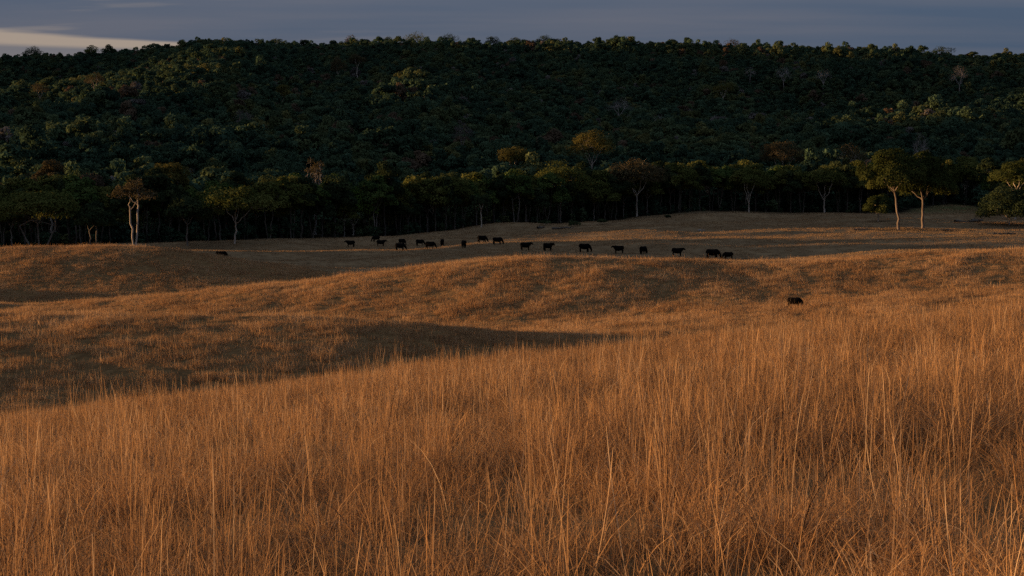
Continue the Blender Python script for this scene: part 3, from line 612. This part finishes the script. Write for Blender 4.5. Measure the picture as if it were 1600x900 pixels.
# the close ranks of the forest edge
ZX = [205, 370, 550, 676, 876, 995, 1170, 1290, 1400]
ZONES = ['left of the sinuous twin-stem gum', 'between sinuous and leaning gums', 'between leaning and bright green gums', 'between bright green and rusty gums', 'between rusty and umbrella-shaped gums', 'right of the umbrella-shaped gum', 'left of the V-stemmed gum', 'right of the V-stemmed gum', 'behind the sapling', 'right of the paired gums']
def edge_trees():
    r = np.random.RandomState(77); protos = []
    spec = [('olive', 17, 9), ('dark', 16, 9), ('dark', 14, 8), ('green', 16, 9), ('olive', 15, 10), ('dark', 18, 9), ('green', 16, 9), ('olive', 13, 8)]
    for k, (lv, H, W) in enumerate(spec):
        tr, lm, cr = gum(600 + k, H, W, fork=0.38, limbs=4, clumps=18, depth=0.6, leaf=0.46, per=280, blob=0.2, trunk_r=0.2, trunks=1 + (k % 3 == 0))
        for m in lm: tr.add(*m.arrays())
        V, F, T = tr.arrays(); t = mesh_obj('trunk', V, F, [BARK_D, BARK_D, BARK_D, BARK_G][k % 4], None, {'tone': ('FLOAT', T)}, True, link=False)
        V, F, T = cr.arrays(); c = mesh_obj('crown', V, F, LM[lv], None, {'tone': ('FLOAT', T)}, link=False)
        protos.append((t, c, lv))
    n = 0
    for row, (dd, step) in enumerate(((9, 17), (16, 17))):
        px = -70 + row * 7
        while px < 1680:
            td = float(np.interp(px, PXF, TD)); y = td + dd + r.randn() * 2.2; x = (px - 800) / FPX * y
            px += step * (0.75 + 0.5 * r.rand())
            if 1395 < 800 + x / y * FPX < 1545 and y < 545: continue
            if any((x - a) ** 2 + (y - b) ** 2 < (3.0 + w * 0.12) ** 2 for a, b, w in placed): continue
            t, c, lv = protos[r.randint(len(protos))]
            root = bpy.data.objects.new('edge_tree', None); COL.objects.link(root); root.location = (x, y, ground_z(x, y)); root.rotation_euler = (0, 0, r.rand() * 6.283)
            s = 0.85 + 0.35 * r.rand(); root.scale = (s, s, s * (0.9 + 0.2 * r.rand()))
            zone = ZONES[int(np.searchsorted(ZX, 800 + x / y * FPX))]
            tag(root, '%s-crowned gum in the forest edge %s%s' % ({'dark': 'dark green'}.get(lv, lv), zone, ', front rank' if row == 0 else ', second rank'), 'tree', 'trees of the dense forest edge')
            for q in (t, c):
                o = q.copy(); COL.objects.link(o); o.parent = root
            n += 1
    print('edge trees', n)
edge_trees()

def build_forest():
    var = []
    for k in range(10):
        r = np.random.RandomState(300 + k); mb = MB(); H = 8.5 + 5 * r.rand(); W = (5.2 + 4.6 * r.rand()); ex = 0.75 + 0.5 * r.rand(); tilt = r.randn(2) * 0.1 * W
        nb = 6 + int(W)
        for i in range(nb):
            a = r.rand() * 6.283; q = math.sqrt(r.rand()) * 0.85
            p = (math.cos(a) * q * W * 0.5 * ex + tilt[0], math.sin(a) * q * W * 0.5 / ex + tilt[1], H * (0.93 - 0.42 * q * q - 0.26 * r.rand()))
            rad = W * (0.11 + 0.14 * r.rand()); leaf_ball(mb, r, p, rad, int(30 + 22 * rad * rad), 0.72, 0.55 + 0.4 * r.rand(), np.clip(0.5 + 0.25 * r.randn(), 0.05, 0.95))
        for i in range(5):
            a = r.rand() * 6.283; leaf_ball(mb, r, (math.cos(a) * W * 0.3, math.sin(a) * W * 0.3, H * (0.15 + 0.4 * r.rand())), W * 0.22, 40, 0.9, 0.9, 0.35)
        tube(mb, [(0, 0, -0.5), (0.2, 0, H * 0.4), (0.1, 0.2, H * 0.8)], 0.22, 0.1, 4, 0.4)
        var.append(mb.arrays())
    r = np.random.RandomState(5); pts = []
    sp = 6.7
    ys = np.arange(262, 1900, sp)
    for y in ys:
        xl = -0.42 * y - 40 if y > 700 else -max(0.42 * y, 420); xr = 0.42 * y + 30
        xs = np.arange(xl, xr, sp); pts.append(np.stack([xs + r.uniform(-4.2, 4.2, len(xs)), y + r.uniform(-4.2, 4.2, len(xs))], -1))
    P = np.concatenate(pts); X, Y = P[:, 0], P[:, 1]
    px = 800 + X / Y * FPX; td = np.interp(px, PXF, TD)
    shade_knoll = (X > -340) & (X < -178) & (Y > 274) & (Y < 401)  # trees added on the unseen mound to screen the sun
    wob = 2.5 * fbm(X / 14, Y / 14, 75, 2); yl = Y - 48 + wob - 0.079 * (-X - 240)
    for a, b in ((240, 246), (262, 292), (300, 305)): shade_knoll &= ~((yl > a) & (yl < b))
    lane = np.zeros(len(X), bool)
    for a, b in ((240, 246), (262, 292), (300, 305)): lane |= (yl > a) & (yl < b)
    lane &= (X < -178) & (Y < 380)  # strips cleared of unseen trees to let light bands onto the pasture
    keep = ((Y > td + 21) | shade_knoll) & ~lane
    # ragged gaps cut in the unseen trees at left let streaks of light through
    keep &= ~((px < -240) & ((fbm(X / 60, Y / 16, 71, 2) > -0.05) | (r.rand(len(X)) < 0.5)) & (Y < 560) & ~shade_knoll)
    keep &= (fbm(X / 30, Y / 30, 72, 3) > -0.95)
    for a, b, w in placed: keep &= (X - a) ** 2 + (Y - b) ** 2 > (2.2 + 0.18 * w) ** 2
    for a, b, w in openings: keep &= ~((np.abs(X - a * Y / b) < 0.32 * w + 1.0) & (Y < b + 2) & (Y > b - 15))
    X, Y = X[keep], Y[keep]
    m = 620; sx = r.uniform(-120, 1680, m); sd = np.interp(sx, PXF, TD) + r.uniform(5, 32, m) ; sX = (sx - 800) / FPX * sd; n0 = len(X)
    X = np.concatenate([X, sX]); Y = np.concatenate([Y, sd]); n = len(X)
    tint = np.clip(0.38 + 0.26 * fbm(X / 45, Y / 60, 73, 3) + 0.15 * r.randn(n), 0, 0.86)
    odd = r.rand(n); tint[odd < 0.035] = 0.93; tint[odd > 0.985] = 1.0
    s = 0.72 + 0.45 * r.rand(n) + 0.22 * fbm(X / 38, Y / 50, 74, 2) + 0.45 * (r.rand(n) < 0.16) * r.rand(n); S_ = np.stack([s * (0.9 + .25 * r.rand(n)), s * (0.9 + .25 * r.rand(n)), s * (0.78 + 0.5 * r.rand(n))], -1)
    edge_ = (Y < np.interp(800 + X / Y * FPX, PXF, TD) + 45) & (r.rand(n) < 0.35); S_[edge_] *= 0.42
    pxx = 800 + X / Y * FPX; kn = (X > -345) & (X < -170) & (Y < 405); S_ *= (1 - 0.3 * ((pxx < -40) & (Y < 560) & ~kn) + 0.4 * kn)[:, None]  # unseen trees: taller on the added mound for shade, shorter elsewhere for light
    rot = np.stack([r.randn(n) * 0.05, r.randn(n) * 0.05, r.rand(n) * 6.283], -1)
    S_[n0:] *= r.uniform(0.22, 0.5, m)[:, None]; tint[n0:] *= 0.7
    mat = canopy_mat('forest_canopy', [(0.0, (0.036, 0.064, 0.042)), (0.35, (0.058, 0.095, 0.054)), (0.6, (0.088, 0.112, 0.050)), (0.86, (0.14, 0.132, 0.048)), (0.93, (0.12, 0.085, 0.055)), (1.0, (0.14, 0.125, 0.11))])
    o = scatter('forest', var, np.stack([X, Y, height(X, Y) - 0.4], -1), rot, S_, r.randint(0, 10, n), tint, mat)
    tag(o, 'dense dark green forest covering the whole hill', 'forest', kind='stuff'); print('forest', n)
build_forest()

# ------------------------------------------------------------------ cattle
def ring_loft(mb, rings, sides=12):
    """rings: (centre, half-width, half-height, axis direction in xz)"""
    V = []
    a = np.arange(sides) * 2 * math.pi / sides
    for (c, w, h, d) in rings:
        d = np.array(d, float); d /= np.linalg.norm(d); up = np.array([-d[2], 0, d[0]])
        V.append(np.array(c) + w * np.cos(a)[:, None] * np.array([0, 1, 0]) + h * np.sin(a)[:, None] * up)
    n = len(rings); V = np.concatenate(V)
    F = [(i * sides + j, i * sides + (j + 1) % sides, (i + 1) * sides + (j + 1) % sides, (i + 1) * sides + j) for i in range(n - 1) for j in range(sides)]
    b = len(V); V = np.concatenate([V, [np.array(rings[0][0])], [np.array(rings[-1][0])]])
    for j in range(0, sides, 2):
        F.append((b, (j + 2) % sides, j + 1, j)); F.append((b + 1, (n - 1) * sides + j, (n - 1) * sides + j + 1, (n - 1) * sides + (j + 2) % sides))
    mb.add(V, F, np.full(len(V), 0.5))

def cow_mesh(name, pose, mat):
    mb = MB(); X = (1, 0, 0)
    ring_loft(mb, [((-0.86, 0, 1.12), .10, .10, X), ((-0.82, 0, 1.06), .24, .26, X), ((-0.62, 0, 1.00), .32, .40, X), ((-0.3, 0, .93), .36, .44, X), ((0.05, 0, .90), .38, .46, X), ((0.38, 0, .93), .36, .46, X), ((0.62, 0, .98), .29, .43, X), ((0.80, 0, 1.02), .20, .32, X)], 16)
    if pose in ('graze', 'walk'):
        nk = [((0.62, 0, 1.05), .20, .34, (1, 0, -.2)), ((0.88, 0, .92), .17, .27, (1, 0, -.8)), ((1.05, 0, .68), .14, .20, (.7, 0, -1)), ((1.14, 0, .46), .13, .16, (.4, 0, -1))]
        hd = [((1.10, 0, .56), .13, .14, (.3, 0, -1)), ((1.18, 0, .40), .135, .15, (.3, 0, -1)), ((1.24, 0, .22), .095, .11, (.25, 0, -1)), ((1.28, 0, .08), .085, .085, (.2, 0, -1)), ((1.285, 0, .04), .05, .05, (.2, 0, -1))]; ear = np.array([1.10, 0, .50])
    else:
        nk = [((0.6, 0, 1.08), .22, .36, (1, 0, .15)), ((0.85, 0, 1.14), .17, .27, (1, 0, .25)), ((1.04, 0, 1.24), .14, .18, (1, 0, .15))]
        hd = [((0.98, 0, 1.28), .12, .14, (1, 0, -.2)), ((1.12, 0, 1.26), .145, .165, (1, 0, -.4)), ((1.26, 0, 1.16), .115, .13, (1, 0, -.6)), ((1.38, 0, 1.06), .10, .10, (1, 0, -.6)), ((1.42, 0, 1.04), .06, .06, (1, 0, -.6))]; ear = np.array([1.02, 0, 1.32])
    ring_loft(mb, nk, 12); ring_loft(mb, hd, 12)
    for s in (-1, 1):
        tube(mb, [ear + np.array([0, s * .08, 0]), ear + np.array([-.02, s * .22, .02]), ear + np.array([-.03, s * .32, -.02])], .055, .03, 6, cap=True)
        if pose == 'lie':
            tube(mb, [(-.5, s * .2, .8), (-.3, s * .36, .66), (-.1, s * .36, .58), (-.35, s * .38, .56)], .17, .06, 8, cap=True)
            tube(mb, [(.5, s * .16, .85), (.72, s * .2, .62), (.5, s * .24, .57), (.35, s * .24, .57)], .13, .06, 8, cap=True)
            continue
        st = {'walk': .16, 'stand': .03, 'graze': .07}[pose] * s
        tube(mb, [(-.66, s * .15, 1.05), (-.60 + st * .3, s * .18, .78), (-.69 + st * .7, s * .17, .50), (-.63 + st, s * .17, .12), (-.60 + st, s * .17, 0.0)], .19, .065, 8, cap=True)
        tube(mb, [(.52, s * .14, .95), (.54 - st * .4, s * .16, .64), (.56 - st * .7, s * .16, .38), (.55 - st, s * .16, .10), (.57 - st, s * .16, 0.0)], .16, .062, 8, cap=True)
    tube(mb, [(-.84, 0, 1.22), (-.92, 0, 1.05), (-.92, .02, .72), (-.90, .03, .62)], .045, .04, 6, cap=True)
    tube(mb, [(-.3, 0, .72), (-.38, 0, .62), (-.5, 0, .62)], .16, .1, 8, cap=True)
    V, F, T = mb.arrays()
    if pose == 'lie': V = V - np.array([0, 0, .5])
    o = mesh_obj('cow_blank', V, F)
    m = o.modifiers.new('r', 'REMESH'); m.mode = 'VOXEL'; m.voxel_size = 0.034
    m = o.modifiers.new('s', 'SMOOTH'); m.factor = 0.5; m.iterations = 2
    m = o.modifiers.new('d', 'DECIMATE'); m.ratio = 0.35
    dg = bpy.context.evaluated_depsgraph_get(); me = bpy.data.meshes.new_from_object(o.evaluated_get(dg)); me.name = name
    bpy.data.objects.remove(o); me.polygons.foreach_set('use_smooth', np.ones(len(me.polygons), bool)); me.materials.clear(); me.materials.append(mat); return me

def build_cattle():
    m, N, L = new_mat('black_hide'); tc = N.new('ShaderNodeTexCoord'); n = N.new('ShaderNodeTexNoise'); n.inputs['Scale'].default_value = 4; L.new(tc.outputs['Object'], n.inputs[0])
    r = ramp_node(N, [(0.35, (0.003, 0.0025, 0.0025)), (0.7, (0.008, 0.006, 0.0055))]); L.new(n.outputs[0], r.inputs[0])
    p = N.new('ShaderNodeBsdfPrincipled'); p.inputs['Roughness'].default_value = 0.9; p.inputs['Specular IOR Level'].default_value = 0.03; L.new(r.outputs[0], p.inputs['Base Color'])
    o = N.new('ShaderNodeOutputMaterial'); L.new(p.outputs[0], o.inputs[0])
    me = {k: cow_mesh('cow_' + k, k, m) for k in ('stand', 'graze', 'walk')}
    # photo x, photo y of the feet, heading in degrees (0 = to the right), pose, size, label
    herd = [
     (268, 401.5, 180, 'graze', 1.0, 'black cow half hidden by the left hump, leftmost of all'),
     (345, 407, 5, 'graze', 1.0, 'black cow behind the left hump, second from the left'),
     (548, 386, 175, 'stand', 1.05, 'black cow standing side on, leftmost of the open pasture herd'),
     (588, 377.5, 200, 'graze', 1.0, 'black cow highest and nearest the trees in the left part of the herd'),
     (595, 385, 10, 'stand', 1.05, 'black cow just below the one nearest the trees at left'),
     (628, 382.5, -35, 'graze', 1.0, 'black cow turned half away, behind the low grazing one'),
     (625, 391.5, 0, 'graze', 1.05, 'black cow grazing lowest in the left part of the herd'),
     (656, 384, -15, 'graze', 1.0, 'black cow almost touching the one grazing at its lower right'),
     (672, 389, -10, 'graze', 1.05, 'black cow grazing head right, lower right one of the close pair'),
     (691, 383.5, -80, 'stand', 1.0, 'black cow seen end on, right of the close pair'),
     (725, 387.5, -75, 'stand', 1.05, 'square looking black cow seen end on in mid herd'),
     (753, 379, 8, 'walk', 1.05, 'black cow walking right near the top of mid herd'),
     (777, 382, -5, 'graze', 1.0, 'black cow grazing right behind the walking one in mid herd'),
     (821, 391, -5, 'stand', 1.0, 'black cow facing right, left of the two standing over the crest start'),
     (856, 392, -30, 'stand', 1.0, 'black cow facing away right, its legs showing above the crest start'),
     (913, 394, 5, 'graze', 1.05, 'hump-backed black cow grazing over the middle crest'),
     (967, 396, 175, 'stand', 0.95, 'black cow over the middle crest between two grazing ones'),
     (1005, 397, 50, 'graze', 0.95, 'stocky black cow third from the right along the crest pair'),
     (1058, 400.5, -3, 'stand', 1.0, 'black cow facing right with neck stretched, left of the largest cow'),
     (1113, 404.5, -5, 'graze', 1.15, 'largest black cow, walking right with lowered head over the crest'),
     (1138, 405, 180, 'graze', 0.85, 'small black calf-sized cow facing the largest one'),
     (1241, 481, -20, 'graze', 0.62, 'small dark cow half hidden behind the nearest grassy crest, alone at right'),
    ]
    for (px, py, hd, pose, sc, lab) in herd:
        x, y = ray_ground(px, py, 112.0 if py > 450 else (236.0 if px < 400 else 205.0), 480)
        if px < 400: y = 258.0; x = (px - 800) / FPX * y
        o = bpy.data.objects.new('cow', me[pose]); COL.objects.link(o); o.location = (x, y, ground_z(x, y) - 0.02); o.rotation_euler = (0, 0, math.radians(hd)); o.scale = (sc * 1.06, sc * 1.15, sc * 1.1)
        tag(o, lab, 'cow', 'black cattle'); print('cow', px, round(y), round(ground_z(x, y), 1))
build_cattle()

# ------------------------------------------------------------------ fallen timber, rocks and shrubs on the pasture
def build_litter():
    rock = bark_mat('pale_stone', (0.18, 0.17, 0.16), (0.34, 0.32, 0.30), 3)
    def log(px, py, L_, rad, rz, label, mat=BARK_D):
        r = np.random.RandomState(hash_(label)); x, y = ray_ground(px, py, 205); z = ground_z(x, y)
        mb = MB(); tube(mb, wander(r, (-L_ / 2, 0, rad * .8), (L_ / 2, 0, rad * .9), 7, 0.02), rad, rad * .55, 8)
        root = mesh_obj('fallen_log', *mb.arrays()[:2], mat, smooth=True); root.location = (x, y, z); root.rotation_euler = (0, 0, math.radians(rz)); tag(root, label, 'log')
        for i in range(4):
            t = r.uniform(-.3, .45) * L_; b = MB(); tube(b, wander(r, (t, 0, rad), (t + r.uniform(.2, .9), r.uniform(-.8, .8), rad + r.uniform(.2, .9)), 5, 0.08), rad * .35, rad * .08, 5); b.obj('branch', mat, root, True)
    log(1512, 347.5, 7.0, 0.42, 4, 'dark fallen log with branches left of the wide dark bush')
    log(1527, 346, 4.0, 0.38, 25, 'short dark fallen log tucked against the wide dark bush')
    log(1480, 361, 3.2, 0.2, -12, 'small fallen branch right of the foot of the paired gums')
    log(880, 358, 6.5, 0.30, 2, 'long dark fallen log on the pasture below the umbrella-shaped gum')
    log(845, 357, 2.6, 0.35, 40, 'dark stump-like log left of the long fallen log')
    log(1570, 366, 4.5, 0.22, -4, 'thin fallen branch on the pasture near the right edge')
    log(1345, 359, 4.0, 0.18, 30, 'thin grey fallen branch left of the paired gums', BARK_G)
    def stone(px, py, s, label):
        r = np.random.RandomState(hash_(label)); x, y = ray_ground(px, py, 205); mb = MB(); n, m = 7, 10; V = []
        for i in range(n):
            th = math.pi * (i + .3) / (n - .4)
            for j in range(m):
                ph = j * 6.283 / m; k = 1 + 0.16 * r.randn() * math.sin(th); V.append((s * k * math.sin(th) * math.cos(ph), s * .7 * k * math.sin(th) * math.sin(ph), s * .35 * k * math.cos(th) + s * .1))
        F = [(i * m + j, i * m + (j + 1) % m, (i + 1) * m + (j + 1) % m, (i + 1) * m + j) for i in range(n - 1) for j in range(m)]
        o = mesh_obj('stone', V, F, rock); o.location = (x, y, ground_z(x, y)); tag(o, label, 'stone')
    stone(1093, 360.5, 0.6, 'larger pale stone lying alone on the upper pasture'); stone(1099, 360, 0.38, 'smaller pale stone touching the larger one on the upper pasture')
    for (px, base, top, wd, lab) in ((942, 351, 343, 17, 'low dark shrub at the forest edge right of the umbrella-shaped gum'), (897, 354, 347, 20, 'flat dark shrub between the umbrella-shaped gum and the low dark shrub'), (1043, 341, 336, 12, 'tiny dark shrub under the gum with the long right limb'), (852, 352, 345, 22, 'dark shrub left of the umbrella-shaped gum foot')):
        tree_at(px, base, top, wd, bushy, 'dark', lab, name='shrub', cat='shrub', clumps=10, per=70, leaf=0.25, trunk_r=0.05)
build_litter()
